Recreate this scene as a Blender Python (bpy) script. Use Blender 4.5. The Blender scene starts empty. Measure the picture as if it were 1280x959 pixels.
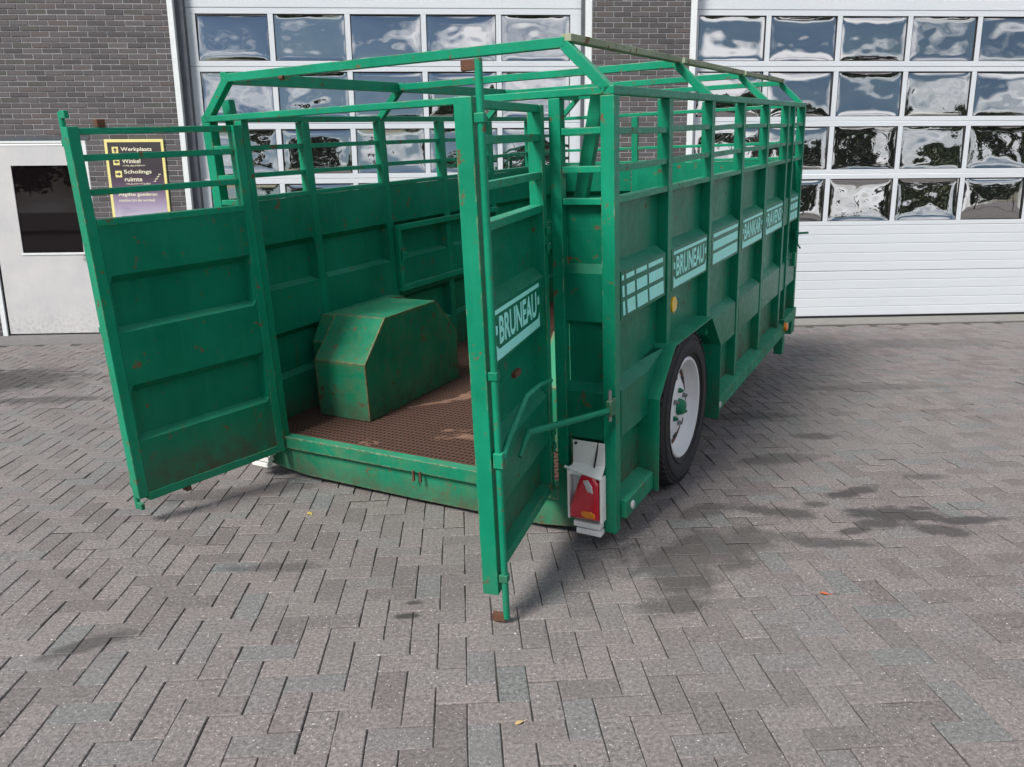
import bpy, bmesh, math, random
from mathutils import Vector, Matrix, noise as mnoise
random.seed(7)
scene = bpy.context.scene
C = bpy.context.collection
R = math.radians

# ------------------------------------------------------------------ camera
cam_d = bpy.data.cameras.new('camera'); cam = bpy.data.objects.new('camera', cam_d); C.objects.link(cam)
cam_d.sensor_fit = 'HORIZONTAL'; cam_d.sensor_width = 36.0; cam_d.lens = 995.966/1280*36.0
cam_d.clip_start = 0.05; cam_d.clip_end = 2000
CAM = Vector((0, 0, 1.63787))
_r = Vector((0.99786034, -0.06461462, -0.00998508)); _u = Vector((0.02423225, 0.22365326, 0.9743675)); _w = Vector((0.06072519, 0.97252464, -0.22474047))
M = Matrix.Identity(4)
for i in range(3):
    M[i][0] = _r[i]; M[i][1] = _u[i]; M[i][2] = -_w[i]; M[i][3] = CAM[i]
cam.matrix_world = M
scene.camera = cam
def project(p):
    d = Vector(p) - CAM; z = d.dot(_w)
    if z < .05: return None
    return (640 + 995.966*d.dot(_r)/z, 479.5 - 995.966*d.dot(_u)/z, z)

# ------------------------------------------------------------------ sky, sun, exposure
SUN_AZ = Vector((-0.71, -0.70, 0)).normalized(); SUN_EL = R(44)
world = bpy.data.worlds.new('World'); scene.world = world; world.use_nodes = True
wn = world.node_tree; wn.nodes.clear()
def wnode(t, **k):
    n = wn.nodes.new(t)
    for a, b in k.items(): setattr(n, a, b)
    return n
sky = wnode('ShaderNodeTexSky', sky_type='NISHITA', sun_disc=False)
sky.sun_elevation = SUN_EL; sky.sun_rotation = math.atan2(SUN_AZ.x, SUN_AZ.y)
sky.air_density = 1.0; sky.dust_density = .35; sky.ozone_density = 3.0
tc = wnode('ShaderNodeTexCoord')
mp = wnode('ShaderNodeMapping'); mp.inputs['Scale'].default_value = (1.6, 1.6, 4.2)
cl = wnode('ShaderNodeTexNoise'); cl.inputs['Scale'].default_value = 1.7; cl.inputs['Detail'].default_value = 8; cl.inputs['Roughness'].default_value = .58
cr = wnode('ShaderNodeValToRGB'); cr.color_ramp.elements[0].position = .475; cr.color_ramp.elements[1].position = .61
cm = wnode('ShaderNodeMix', data_type='RGBA')
cm.inputs['B'].default_value = (22.0, 22.1, 22.8, 1)
bg = wnode('ShaderNodeBackground'); bg.inputs['Strength'].default_value = 0.045
wo = wnode('ShaderNodeOutputWorld')
wn.links.new(tc.outputs['Generated'], mp.inputs['Vector']); wn.links.new(mp.outputs['Vector'], cl.inputs['Vector'])
wn.links.new(cl.outputs['Fac'], cr.inputs['Fac']); wn.links.new(cr.outputs['Color'], cm.inputs['Factor'])
wn.links.new(sky.outputs['Color'], cm.inputs['A']); wn.links.new(cm.outputs['Result'], bg.inputs['Color'])
wn.links.new(bg.outputs['Background'], wo.inputs['Surface'])
sun_d = bpy.data.lights.new('sun', 'SUN'); sun = bpy.data.objects.new('sun', sun_d); C.objects.link(sun)
sun_d.energy = 3.1; sun_d.angle = R(19); sun_d.color = (1.0, .965, .91)
sdir = Vector((SUN_AZ.x*math.cos(SUN_EL), SUN_AZ.y*math.cos(SUN_EL), math.sin(SUN_EL)))
sun.rotation_euler = sdir.to_track_quat('Z', 'Y').to_euler()
scene.view_settings.view_transform = 'Standard'; scene.view_settings.look = 'None'
scene.view_settings.exposure = 0.62; scene.view_settings.gamma = 1.0; scene.view_settings.use_curve_mapping = False
scene.cycles.max_bounces = 4; scene.cycles.diffuse_bounces = 2; scene.cycles.glossy_bounces = 2; scene.cycles.caustics_reflective = False; scene.cycles.caustics_refractive = False
scene.cycles.use_adaptive_sampling = True; scene.cycles.adaptive_threshold = 0.02; scene.cycles.use_denoising = True
scene.cycles.time_limit = 780

# ------------------------------------------------------------------ material helpers
class NT:
    def __init__(s, name):
        s.m = bpy.data.materials.new(name); s.m.use_nodes = True; s.t = s.m.node_tree
        s.b = s.t.nodes['Principled BSDF']
    def n(s, t, **k):
        x = s.t.nodes.new(t)
        for a, v in k.items():
            if a.startswith('i_'):
                x.inputs[a[2:].replace('_', ' ')].default_value = v
            else: setattr(x, a, v)
        return x
    def l(s, a, b): s.t.links.new(a, b)
    def coord(s, kind='Object'):
        if kind == 'World': return s.n('ShaderNodeNewGeometry').outputs['Position']
        return s.n('ShaderNodeTexCoord').outputs[kind]
    def noise(s, vec, scale, detail=4, rough=.55, dist=0.0):
        x = s.n('ShaderNodeTexNoise', i_Scale=scale, i_Detail=detail, i_Roughness=rough, i_Distortion=dist); s.l(vec, x.inputs['Vector']); return x.outputs['Fac']
    def ramp(s, fac, *stops):
        x = s.n('ShaderNodeValToRGB'); e = x.color_ramp.elements
        while len(e) < len(stops): e.new(.5)
        for q, (p, c) in zip(e, stops):
            q.position = p; q.color = (c, c, c, 1) if not hasattr(c, '__len__') else (*c, 1)
        s.l(fac, x.inputs['Fac']); return x.outputs['Color']
    def mix(s, fac, a, b, blend='MIX'):
        x = s.n('ShaderNodeMix', data_type='RGBA', blend_type=blend)
        for i, v in (('Factor', fac), ('A', a), ('B', b)):
            if isinstance(v, (int, float)): x.inputs[i].default_value = v
            elif isinstance(v, tuple): x.inputs[i].default_value = (*v, 1) if len(v) == 3 else v
            else: s.l(v, x.inputs[i])
        return x.outputs['Result']
    def math(s, op, a, b=0.0, clamp=False):
        x = s.n('ShaderNodeMath', operation=op, use_clamp=clamp)
        for i, v in ((0, a), (1, b)):
            if isinstance(v, (int, float)): x.inputs[i].default_value = v
            else: s.l(v, x.inputs[i])
        return x.outputs[0]
    def mapr(s, v, a, b, c=0.0, d=1.0, smooth=True):
        x = s.n('ShaderNodeMapRange', interpolation_type='SMOOTHSTEP' if smooth else 'LINEAR')
        s.l(v, x.inputs['Value'])
        for i, q in ((1, a), (2, b), (3, c), (4, d)): x.inputs[i].default_value = q
        return x.outputs[0]
    def scale(s, vec, sc, loc=(0, 0, 0)):
        x = s.n('ShaderNodeMapping'); x.inputs['Scale'].default_value = sc; x.inputs['Location'].default_value = loc
        s.l(vec, x.inputs['Vector']); return x.outputs['Vector']
    def xyz(s, vec):
        x = s.n('ShaderNodeSeparateXYZ'); s.l(vec, x.inputs[0]); return x.outputs
    def bump(s, h, strength=.3, dist=.01):
        x = s.n('ShaderNodeBump', i_Strength=strength, i_Distance=dist); s.l(h, x.inputs['Height']); s.l(x.outputs['Normal'], s.b.inputs['Normal'])
    def col(s, c):
        if isinstance(c, tuple): s.b.inputs['Base Color'].default_value = (*c, 1)
        else: s.l(c, s.b.inputs['Base Color'])
    def rough(s, r):
        if isinstance(r, (int, float)): s.b.inputs['Roughness'].default_value = r
        else: s.l(r, s.b.inputs['Roughness'])
    def set(s, **k):
        for a, v in k.items(): s.b.inputs[a.replace('_', ' ')].default_value = v
        return s

def simple(name, c, r=.5, metal=0.0, var=.15, sc=8.0, bump=0.0):
    t = NT(name); o = t.coord(); f = t.noise(o, sc, 5)
    lo = tuple(x*(1-var) for x in c); hi = tuple(min(1, x*(1+var)) for x in c)
    t.col(t.mix(t.ramp(f, (.3, 0.0), (.7, 1.0)), lo, hi)); t.rough(t.mapr(f, .2, .8, r*.85, min(1, r*1.15))); t.b.inputs['Metallic'].default_value = metal
    if bump: t.bump(t.noise(o, sc*12, 3), bump, .004)
    return t.m

RUST = ((.10, .035, .014), (.23, .085, .035))
def paint(name, base, rust=.35, edge=.6, dirt=(.10, .42), dirt_amt=.5, rough=.42, spots=.0, bev=.006, bsamp=2, wear=0, edgec=(.42, .36, .28)):
    t = NT(name); o = t.coord()
    big = t.noise(o, 2.2, 5, .6); fine = t.noise(o, 26, 5, .65); streak = t.noise(t.scale(o, (14, 14, .9)), 1.4, 4, .6)
    lo = tuple(x*.74 for x in base); hi = (base[0]*1.3+.006, base[1]*1.14, base[2]*1.2)
    c = t.mix(t.ramp(big, (.3, 0.0), (.7, 1.0)), lo, hi)
    c = t.mix(t.math('MULTIPLY', t.ramp(streak, (.50, 0.0), (.76, 1.0)), .34), c, (base[0]+.018, base[1]*1.1+.02, base[2]*1.1+.022))
    scuff = t.ramp(t.noise(t.scale(o, (2.2, 2.2, 55)), 1.0, 3, .6), (.66, 0.0), (.72, 1.0))
    c = t.mix(t.math('MULTIPLY', scuff, t.mapr(big, .35, .65, 0, .38)), c, (base[0]*.6+.035, base[1]*.9+.08, base[2]*.9+.06))
    run = t.math('MULTIPLY', t.ramp(t.noise(t.scale(o, (30, 30, 1.1)), 1.0, 3, .5), (.66, 0.0), (.74, 1.0)), t.mapr(t.noise(o, 1.6, 2), .45, .62, 0, .5))
    c = t.mix(run, c, (.10, .075, .035))
    # general chips
    rn = t.noise(o, 15, 5, .70)
    chips = t.ramp(rn, (.66 - rust*.10 - spots*.12, 0.0), (.70 - rust*.08 - spots*.10, 1.0))
    rustc = t.mix(fine, RUST[0], RUST[1])
    # worn edges
    bv = t.n('ShaderNodeBevel', samples=bsamp) if edge > 0 else t.n('ShaderNodeNewGeometry')
    if edge > 0: bv.inputs['Radius'].default_value = bev
    bvo = bv.outputs['Normal']
    #; bv.inputs['Radius'].default_value = bev
    ge = t.n('ShaderNodeNewGeometry')
    dt = t.n('ShaderNodeVectorMath', operation='DOT_PRODUCT'); t.l(bvo, dt.inputs[0]); t.l(ge.outputs['Normal'], dt.inputs[1])
    em = t.mapr(dt.outputs['Value'], .985, .90)
    en = t.noise(o, 5.5, 6, .7)
    em = t.math('MULTIPLY', em, t.ramp(en, (.60 - edge*.12, 0.0), (.66 - edge*.08, 1.0)))
    c = t.mix(em, c, t.mix(t.ramp(fine, (.45, 0.0), (.6, 1.0)), rustc, edgec))
    c = t.mix(t.math('MULTIPLY', chips, .85), c, rustc)
    if wear: c = t.mix(t.math('MULTIPLY', t.ramp(t.noise(o, 4.5, 5, .7, .8), (.46, 0.0), (.68, 1.0)), wear), c, t.mix(fine, (.20, .10, .05), (.16, .24, .13)))
    # road dirt near the floor level (trailer height coordinate)
    z = t.xyz(o)[2]
    dm = t.math('MULTIPLY', t.mapr(z, dirt[1], dirt[0]), t.ramp(t.noise(o, 9, 5, .7), (.30, 0.0), (.60, 1.0)))
    c = t.mix(t.math('MULTIPLY', dm, dirt_amt), c, (.085, .052, .036))
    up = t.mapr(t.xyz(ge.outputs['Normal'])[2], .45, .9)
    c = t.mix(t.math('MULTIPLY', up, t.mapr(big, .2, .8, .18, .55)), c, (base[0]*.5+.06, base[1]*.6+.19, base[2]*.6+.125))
    t.col(c)
    t.rough(t.math('ADD', t.mapr(fine, .2, .8, rough*.75, rough*1.2), t.math('MULTIPLY', t.math('MAXIMUM', dm, chips), .3), True))
    t.set(Specular_IOR_Level=.26)
    hb = t.math('ADD', t.math('MULTIPLY', big, 1.0), t.math('MULTIPLY', fine, .06))
    t.bump(hb, .38, .016)
    return t.m

GREEN = (.0005, .225, .116)
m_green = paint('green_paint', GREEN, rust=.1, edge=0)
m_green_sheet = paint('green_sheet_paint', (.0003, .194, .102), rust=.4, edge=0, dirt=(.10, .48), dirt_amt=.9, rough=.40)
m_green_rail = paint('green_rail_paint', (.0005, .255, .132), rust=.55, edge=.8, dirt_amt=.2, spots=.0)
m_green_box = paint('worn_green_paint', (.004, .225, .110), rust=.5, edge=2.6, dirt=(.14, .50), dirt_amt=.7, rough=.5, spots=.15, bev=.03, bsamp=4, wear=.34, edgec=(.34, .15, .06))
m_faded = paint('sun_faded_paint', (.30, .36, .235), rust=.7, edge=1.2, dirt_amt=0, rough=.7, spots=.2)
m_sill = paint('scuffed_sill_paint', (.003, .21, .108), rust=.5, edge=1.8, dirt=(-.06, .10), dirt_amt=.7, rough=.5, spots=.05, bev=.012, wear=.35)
m_rust = NT('rusty_steel'); _f = m_rust.noise(m_rust.coord(), 22, 6, .7); m_rust.col(m_rust.mix(_f, (.05, .022, .012), (.17, .075, .04))); m_rust.rough(.85); m_rust.bump(_f, .5, .004); m_rust = m_rust.m
m_mint = simple('mint_sticker', (.36, 1.0, .86), .45, var=.07, sc=15)
m_white = simple('white_paint', (.78, .79, .80), .38, var=.04)
m_dirtywhite = NT('dirty_white_steel'); _o = m_dirtywhite.coord(); _f = m_dirtywhite.noise(_o, 14, 7, .75)
m_dirtywhite.col(m_dirtywhite.mix(m_dirtywhite.ramp(_f, (.60, 0.0), (.68, 1.0)), (.90, .89, .85), (.42, .27, .11))); m_dirtywhite.rough(.5); m_dirtywhite = m_dirtywhite.m
m_rubber = simple('tyre_rubber', (.022, .022, .024), .75, var=.3, sc=30, bump=.3)
m_black = simple('black_plastic', (.015, .015, .016), .5)
m_steel = simple('grey_steel', (.30, .30, .30), .45, .7)
def lens(name, c):
    t = NT(name); t.col(c); t.rough(.12); t.set(Coat_Weight=.6, Coat_Roughness=.05)
    o = t.coord(); w = t.n('ShaderNodeTexVoronoi', i_Scale=110.0); t.l(o, w.inputs['Vector']); t.bump(w.outputs['Distance'], .25, .003); return t.m
m_red = lens('red_lens', (.62, .006, .03)); m_amber = lens('amber_lens', (.90, .26, .01)); m_yellow = lens('yellow_reflector', (.85, .52, .01)); m_clear = lens('clear_lens', (.62, .60, .60))
m_leafy = simple('yellow_leaf', (.55, .42, .10), .6); m_leafo = simple('orange_leaf', (.50, .13, .05), .6); m_leaft = simple('tan_leaf', (.55, .38, .17), .6)

# chequer mesh floor
t = NT('rusty_mesh_floor'); o = t.coord(); X, Y, Z = t.xyz(o)
g1 = t.math('SINE', t.math('MULTIPLY', X, 215.0)); g2 = t.math('SINE', t.math('MULTIPLY', Y, 165.0))
h = t.math('MAXIMUM', t.mapr(g1, .1, .9), t.mapr(g2, .1, .9))
f = t.noise(o, 1.7, 6, .62, .6); fr = t.noise(o, 30, 5, .7)
patch = t.ramp(f, (.625, 0.0), (.66, 1.0))
base = t.mix(h, (.018, .009, .006), t.mix(fr, (.070, .030, .018), (.150, .068, .042)))
t.col(t.mix(t.math('MULTIPLY', patch, .62), base, t.mix(fr, (.26, .145, .095), (.38, .225, .155)))); t.rough(.85)
t.bump(t.math('MULTIPLY', h, t.math('SUBTRACT', 1.0, t.math('MULTIPLY', patch, .7))), .6, .005); m_floor = t.m

# brick and mortar
def rnd_fac(t):
    oi = t.n('ShaderNodeObjectInfo').outputs['Random']; isl = t.n('ShaderNodeNewGeometry').outputs['Random Per Island']
    return t.math('FRACT', t.math('ADD', t.math('MULTIPLY', oi, 7.31), t.math('MULTIPLY', isl, 3.77)))
t = NT('dark_grey_brick'); o = t.coord('World'); rf = rnd_fac(t); f = t.noise(o, 38, 5, .7)
c = t.ramp(rf, (0.0, (.066, .061, .063)), (.35, (.088, .080, .084)), (.7, (.108, .099, .102)), (.93, (.100, .086, .083)), (1.0, (.072, .074, .066)))
c = t.mix(.35, c, t.mix(f, (.30, .30, .30), (.75, .75, .75)), 'OVERLAY')
t.col(c); t.rough(.82); t.bump(f, .35, .003); m_brick = t.m
t = NT('pale_mortar'); o = t.coord('World'); f = t.noise(o, 60, 4); t.col(t.mix(f, (.24, .24, .25), (.38, .38, .39))); t.rough(.9); t.bump(f, .4, .003); m_mortar = t.m
m_trim = simple('white_trim', (.74, .77, .77), .4, var=.03)
m_doorwhite = NT('white_door_coating'); _o = m_doorwhite.coord('World'); _f = m_doorwhite.noise(m_doorwhite.scale(_o, (.6, .6, 2.5)), 1.5, 5)
m_doorwhite.col(m_doorwhite.mix(_f, (.56, .60, .64), (.66, .69, .72))); m_doorwhite.rough(.42); m_doorwhite.bump(m_doorwhite.noise(m_doorwhite.scale(_o, (1, 1, 1)), 260, 2), .05, .002); m_doorwhite = m_doorwhite.m
m_darksteel = simple('dark_grey_frame', (.075, .085, .10), .45, var=.12)
m_gasket = simple('black_gasket', (.012, .012, .013), .7)
t = NT('worn_white_door'); o = t.coord('World'); f = t.noise(o, 3, 6, .65); z = t.xyz(o)[2]
c = t.mix(t.ramp(f, (.35, 0.0), (.75, 1.0)), (.60, .59, .575), (.50, .50, .52))
d = t.math('MULTIPLY', t.mapr(z, .5, .0), t.ramp(t.noise(o, 22, 6, .75), (.48, 0.0), (.7, 1.0)))
t.col(t.mix(t.math('MULTIPLY', d, .6), c, (.25, .22, .20))); t.rough(.45); m_pdoor = t.m
def glass(name, ior, wave, base=(.010, .011, .013)):
    t = NT(name); o = t.coord('World'); t.col(base); t.rough(.015); t.set(IOR=ior, Specular_IOR_Level=.5)
    if wave:
        f = t.noise(o, 3.2, 2, .5, 1.2); t.bump(f, wave, .05)
    return t.m
m_glass = glass('wavy_acrylic_pane', 5.2, 0)
m_dglass = glass('dark_door_glass', 1.38, 0, (.007, .005, .006))
m_conc = NT('pale_concrete'); _o = m_conc.coord('World'); _f = m_conc.noise(_o, 6, 7, .7); m_conc.col(m_conc.mix(_f, (.15, .142, .132), (.30, .285, .262))); m_conc.rough(.9); m_conc.bump(_f, .4, .01); m_conc = m_conc.m

# pavers
STAINS_SHADE = [((2.20, 4.14), .17, .06, .75, 20), ((2.25, 3.80), .26, .10, .85, -8), ((2.36, 3.60), .16, .07, .7, -25), ((2.58, 3.70), .20, .05, .75, 0), ((2.10, 3.70), .13, .07, .7, 10),
          ((1.72, 3.50), .26, .06, .6, -12), ((1.67, 3.89), .20, .08, .65, -20), ((1.12, 3.45), .42, .20, .6, 20), ((.97, 3.22), .22, .16, .55, 60), ((2.21, 5.78), .35, .12, .6, 0),  # widest patch and the one after it: oil with soft shadow painted in
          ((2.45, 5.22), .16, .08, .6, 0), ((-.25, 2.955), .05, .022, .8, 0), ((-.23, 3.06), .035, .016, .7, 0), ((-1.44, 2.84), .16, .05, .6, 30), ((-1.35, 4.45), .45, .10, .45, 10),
          ((-4.45, 7.75), .75, .55, .75, 0), ((-3.6, 6.9), .5, .12, .55, 0), ((-.9, 3.45), .25, .05, .4, 0), ((-2.2, 5.9), .5, .08, .35, 0), ((3.6, 6.6), .7, .12, .35, 0), ((5.2, 8.6), .8, .3, .3, 0), ((1.95, 3.62), .10, .04, .7, 15), ((1.45, 3.62), .22, .07, .5, -15), ((2.0, 4.75), .30, .10, .5, 10), ((1.30, 3.95), .20, .08, .5, 30), ((2.75, 4.35), .14, .05, .5, 0), ((.86, 2.95), .16, .09, .5, 20), ((1.9, 3.98), .08, .04, .6, 0), ((2.44, 3.88), .07, .03, .7, 0)]  # first entry here is a cast shadow painted into the paver colour
def paving(name, joint=False, stains_and_shade=True):
    t = NT(name); o = t.coord('World'); X, Y, Z = t.xyz(o)
    big = t.noise(o, .45, 5, .6); med = t.noise(o, 3.0, 6, .68); fine = t.noise(o, 70, 4, .75); fine2 = t.noise(o, 230, 2, .6)
    if joint:
        c = t.mix(t.ramp(med, (.40, 0.0), (.62, 1.0)), t.mix(fine, (.020, .018, .016), (.06, .052, .046)), t.mix(fine, (.035, .031, .026), (.10, .09, .077)))
    else:
        rf = rnd_fac(t)
        c = t.ramp(rf, (0.0, (.160, .140, .133)), (.30, (.192, .169, .161)), (.62, (.220, .193, .183)), (.82, (.196, .178, .170)), (.93, (.184, .178, .172)), (1.0, (.166, .170, .164)))
        c = t.mix(.85, c, t.ramp(fine, (.30, .16), (.70, .86)), 'OVERLAY')
        fine3 = t.noise(o, 105, 1, .5)
        c = t.mix(t.ramp(fine3, (.69, 0.0), (.74, 1.0)), c, (.60, .57, .55))
        c = t.mix(t.math('MULTIPLY', t.ramp(fine2, (.32, 1.0), (.42, 0.0)), .8), c, (.075, .066, .064))
        c = t.mix(t.math('MULTIPLY', t.ramp(big, (.46, 0.0), (.70, 1.0)), .35), c, (.215, .215, .205))
        c = t.mix(t.math('MULTIPLY', t.ramp(med, (.52, 0.0), (.74, 1.0)), .40), c, (.115, .100, .095))
    tot = t.n('ShaderNodeValue').outputs[0]
    if stains_and_shade:  # oil and painted ground shadow share this mask
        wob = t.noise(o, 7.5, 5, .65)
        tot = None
        for (x, y), rx, ry, k, ang in STAINS_SHADE:
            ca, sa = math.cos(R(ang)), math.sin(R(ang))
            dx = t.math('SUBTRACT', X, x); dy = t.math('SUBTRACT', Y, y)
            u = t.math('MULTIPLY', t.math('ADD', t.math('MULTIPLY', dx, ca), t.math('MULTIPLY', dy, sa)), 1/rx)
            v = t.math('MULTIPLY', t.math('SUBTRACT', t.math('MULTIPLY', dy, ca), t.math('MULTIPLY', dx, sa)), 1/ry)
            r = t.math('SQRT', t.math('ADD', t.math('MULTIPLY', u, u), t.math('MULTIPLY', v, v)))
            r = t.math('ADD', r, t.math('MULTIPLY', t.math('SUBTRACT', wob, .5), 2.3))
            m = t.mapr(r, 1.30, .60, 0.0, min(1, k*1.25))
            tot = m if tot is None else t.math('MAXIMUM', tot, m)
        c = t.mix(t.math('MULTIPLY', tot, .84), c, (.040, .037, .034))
    t.col(c)
    t.rough(t.math('SUBTRACT', .88, t.math('MULTIPLY', tot, .25)))
    t.bump(t.math('ADD', fine, t.math('MULTIPLY', fine2, .4)), .55, .004)
    return t.m
m_paver = paving('concrete_paver', stains_and_shade=False); m_paver_st = paving('oil_and_shade_paver'); m_joint = paving('joint_sand', True, False)
def stained_or_shaded(x, y):
    for (sx, sy), rx, ry, k, ang in STAINS_SHADE:
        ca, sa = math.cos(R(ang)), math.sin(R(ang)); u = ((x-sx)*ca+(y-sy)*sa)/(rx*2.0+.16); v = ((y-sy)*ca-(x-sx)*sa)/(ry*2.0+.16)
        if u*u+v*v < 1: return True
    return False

# ------------------------------------------------------------------ mesh helpers
class MB:
    def __init__(s, M=None): s.bm = bmesh.new(); s.f = M or (lambda p: p)
    def P(s, p): return s.bm.verts.new(s.f(tuple(p)))
    def hull8(s, c8, bev=0.0):
        vs = [s.P(p) for p in c8]
        fs = [s.bm.faces.new([vs[i] for i in q]) for q in ((0,1,3,2),(4,6,7,5),(0,4,5,1),(2,3,7,6),(0,2,6,4),(1,5,7,3))]
        if bev: 
            es = list({e for f in fs for e in f.edges})
            bmesh.ops.bevel(s.bm, geom=es, offset=bev, segments=2 if bev >= .003 else 1, affect='EDGES', profile=.5)
        return s
    def box(s, x0, x1, y0, y1, z0, z1, bev=0.0):
        return s.hull8([(x, y, z) for x in (x0, x1) for y in (y0, y1) for z in (z0, z1)], bev)
    def beam(s, p, q, w, h, up=(0, 0, 1), bev=0.0):
        p = Vector(p); q = Vector(q); d = (q-p).normalized(); u = Vector(up); sd = d.cross(u).normalized(); u = sd.cross(d).normalized()
        return s.hull8([e + sd*(i*w/2) + u*(j*h/2) for e in (p, q) for i in (-1, 1) for j in (-1, 1)], bev)
    def tube(s, pts, r, n=10, cap=True):
        pts = [Vector(p) for p in pts]; rings = []
        for i, p in enumerate(pts):
            d = (pts[min(i+1, len(pts)-1)] - pts[max(i-1, 0)]).normalized()
            a = d.orthogonal().normalized() if i == 0 else (rings_a - d*rings_a.dot(d)).normalized()
            rings_a = a; b = d.cross(a)
            rr = r[i] if hasattr(r, '__len__') else r
            rings.append([s.P(p + (a*math.cos(k*math.tau/n) + b*math.sin(k*math.tau/n))*rr) for k in range(n)])
        for u, v in zip(rings, rings[1:]):
            for k in range(n): s.bm.faces.new((u[k], u[(k+1) % n], v[(k+1) % n], v[k]))
        if cap: s.bm.faces.new(rings[0][::-1]); s.bm.faces.new(rings[-1])
        return s
    def lathe(s, prof, ctr, ax, n=40):
        ctr = Vector(ctr); ax = Vector(ax).normalized(); a = ax.orthogonal().normalized(); b = ax.cross(a); rings = []
        for (x, r) in prof:
            rings.append([s.P(ctr + ax*x + (a*math.cos(k*math.tau/n) + b*math.sin(k*math.tau/n))*r) for k in range(n)] if r > 1e-5 else [s.P(ctr + ax*x)])
        for u, v in zip(rings, rings[1:]):
            for k in range(n):
                k2 = (k+1) % n
                if len(u) == 1 and len(v) == 1: continue
                if len(u) == 1: s.bm.faces.new((u[0], v[k2], v[k]))
                elif len(v) == 1: s.bm.faces.new((u[k], u[k2], v[0]))
                else: s.bm.faces.new((u[k], u[k2], v[k2], v[k]))
        return s
    def prism(s, poly, lo, hi):          # poly in (x,y) of the frame, extruded lo..hi along third
        a = [s.P((x, y, lo)) for x, y in poly]; b = [s.P((x, y, hi)) for x, y in poly]; n = len(poly)
        s.bm.faces.new(a[::-1]); s.bm.faces.new(b)
        for i in range(n): s.bm.faces.new((a[i], a[(i+1) % n], b[(i+1) % n], b[i]))
        return s
    def quad(s, *ps): s.bm.faces.new([s.P(p) for p in ps]); return s
    def build(s, name, mat, parent=None, smooth=False, recalc=True):
        if recalc: bmesh.ops.recalc_face_normals(s.bm, faces=s.bm.faces[:])
        me = bpy.data.meshes.new(name); s.bm.to_mesh(me); s.bm.free()
        if smooth:
            for p in me.polygons: p.use_smooth = True
            me.set_sharp_from_angle(angle=R(38))
        me.materials.append(mat)
        o = bpy.data.objects.new(name, me); C.objects.link(o)
        if parent: o.parent = parent
        return o
def tag(o, label, cat, group=None):
    o['label'] = label; o['category'] = cat
    if group: o['group'] = group
    return o
def empty(name, loc=(0, 0, 0), label=None, cat=None, group=None):
    o = bpy.data.objects.new(name, None); C.objects.link(o); o.location = loc; o.empty_display_size = .3
    if label: tag(o, label, cat, group)
    return o
def struct(o): o['kind'] = 'structure'; return o
_dg = None
def text_polys(s, bold=.0, spacing=1.0):
    cu = bpy.data.curves.new('txt', 'FONT'); cu.body = s; cu.offset = bold; cu.space_character = spacing; cu.resolution_u = 3
    ob = bpy.data.objects.new('txt', cu); C.objects.link(ob)
    dg = bpy.context.evaluated_depsgraph_get(); me = bpy.data.meshes.new_from_object(ob.evaluated_get(dg))
    vs = [tuple(v.co) for v in me.vertices]; fs = [tuple(p.vertices) for p in me.polygons]
    bpy.data.objects.remove(ob); bpy.data.curves.remove(cu); bpy.data.meshes.remove(me)
    x0 = min(v[0] for v in vs); x1 = max(v[0] for v in vs); y0 = min(v[1] for v in vs); y1 = max(v[1] for v in vs)
    return [((v[0]-x0)/(x1-x0), (v[1]-y0)/(y1-y0)) for v in vs], fs
def text_obj(name, s, mat, parent, f, w0, w1, h0, h1, bold=0.0):
    """f maps (u, v) metres on the sheet to a point"""
    vs, fs = text_polys(s, bold)
    me = bpy.data.meshes.new(name); me.from_pydata([f(w0+(w1-w0)*u, h0+(h1-h0)*v) for u, v in vs], [], fs); me.update(); me.materials.append(mat)
    o = bpy.data.objects.new(name, me); C.objects.link(o); o.parent = parent; return o

# ================================================================== GROUND
D = 10.4745
PW = .1055
PX0, PX1, PY0, PY1 = -8.0, 9.0, 1.2, 10.06
ground = struct(MB().quad((-150, -150, -.010), (150, -150, -.010), (150, 150, -.010), (-150, 150, -.010)).build('ground', m_joint))
mb = MB()
for x0, x1, y0, y1 in ((-150, 150, -150, PY0), (-150, PX0, PY0, D), (PX1, 150, PY0, D)):
    mb.quad((x0, y0, 0), (x1, y0, 0), (x1, y1, 0), (x0, y1, 0))
yard = struct(mb.build('yard', m_paver))
pavement = struct(MB().quad((PX0, PY0, -.0062), (PX1, PY0, -.0062), (PX1, PY1, -.0062), (PX0, PY1, -.0062)).build('pavement', m_joint))
# doorstep strips of concrete along the wall
random.seed(11)
threshold = struct(MB().box(-1.5, 9.0, PY1 + .004, D + .13, -.05, .006, .004).build('threshold', m_conc))
doorstep = struct(MB().box(-8.0, -1.504, PY1 - .3, D + .06, -.05, .004, .003).build('doorstep', simple('grey_concrete', (.17, .165, .16), .9, var=.2, sc=12)))
def paver_verts(lx, ly):
    hx, hy = lx/2, ly/2; ch = .0032
    v = [(-hx, -hy, -.03), (hx, -hy, -.03), (hx, hy, -.03), (-hx, hy, -.03), (-hx, -hy, -.0032), (hx, -hy, -.0032), (hx, hy, -.0045), (-hx, hy, -.0032),
         (-hx+ch, -hy+ch, 0), (hx-ch, -hy+ch, 0), (hx-ch, hy-ch, 0), (-hx+ch, hy-ch, 0)]
    f = [(8, 9, 10, 11)] + [(4+i, 4+(i+1) % 4, 8+(i+1) % 4, 8+i) for i in range(4)] + [(i, (i+1) % 4, 4+(i+1) % 4, 4+i) for i in range(4)]
    return v, f
PVM = {}
for k, (lx, ly) in {'H': (PW*2-.0033, PW-.0033), 'V': (PW-.0033, PW*2-.0033)}.items():
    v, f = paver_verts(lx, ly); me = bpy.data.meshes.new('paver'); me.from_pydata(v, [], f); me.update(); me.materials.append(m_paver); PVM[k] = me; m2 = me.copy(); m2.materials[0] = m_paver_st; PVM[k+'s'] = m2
cells = []
HX, HY = -.0133, 2.3598
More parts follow.
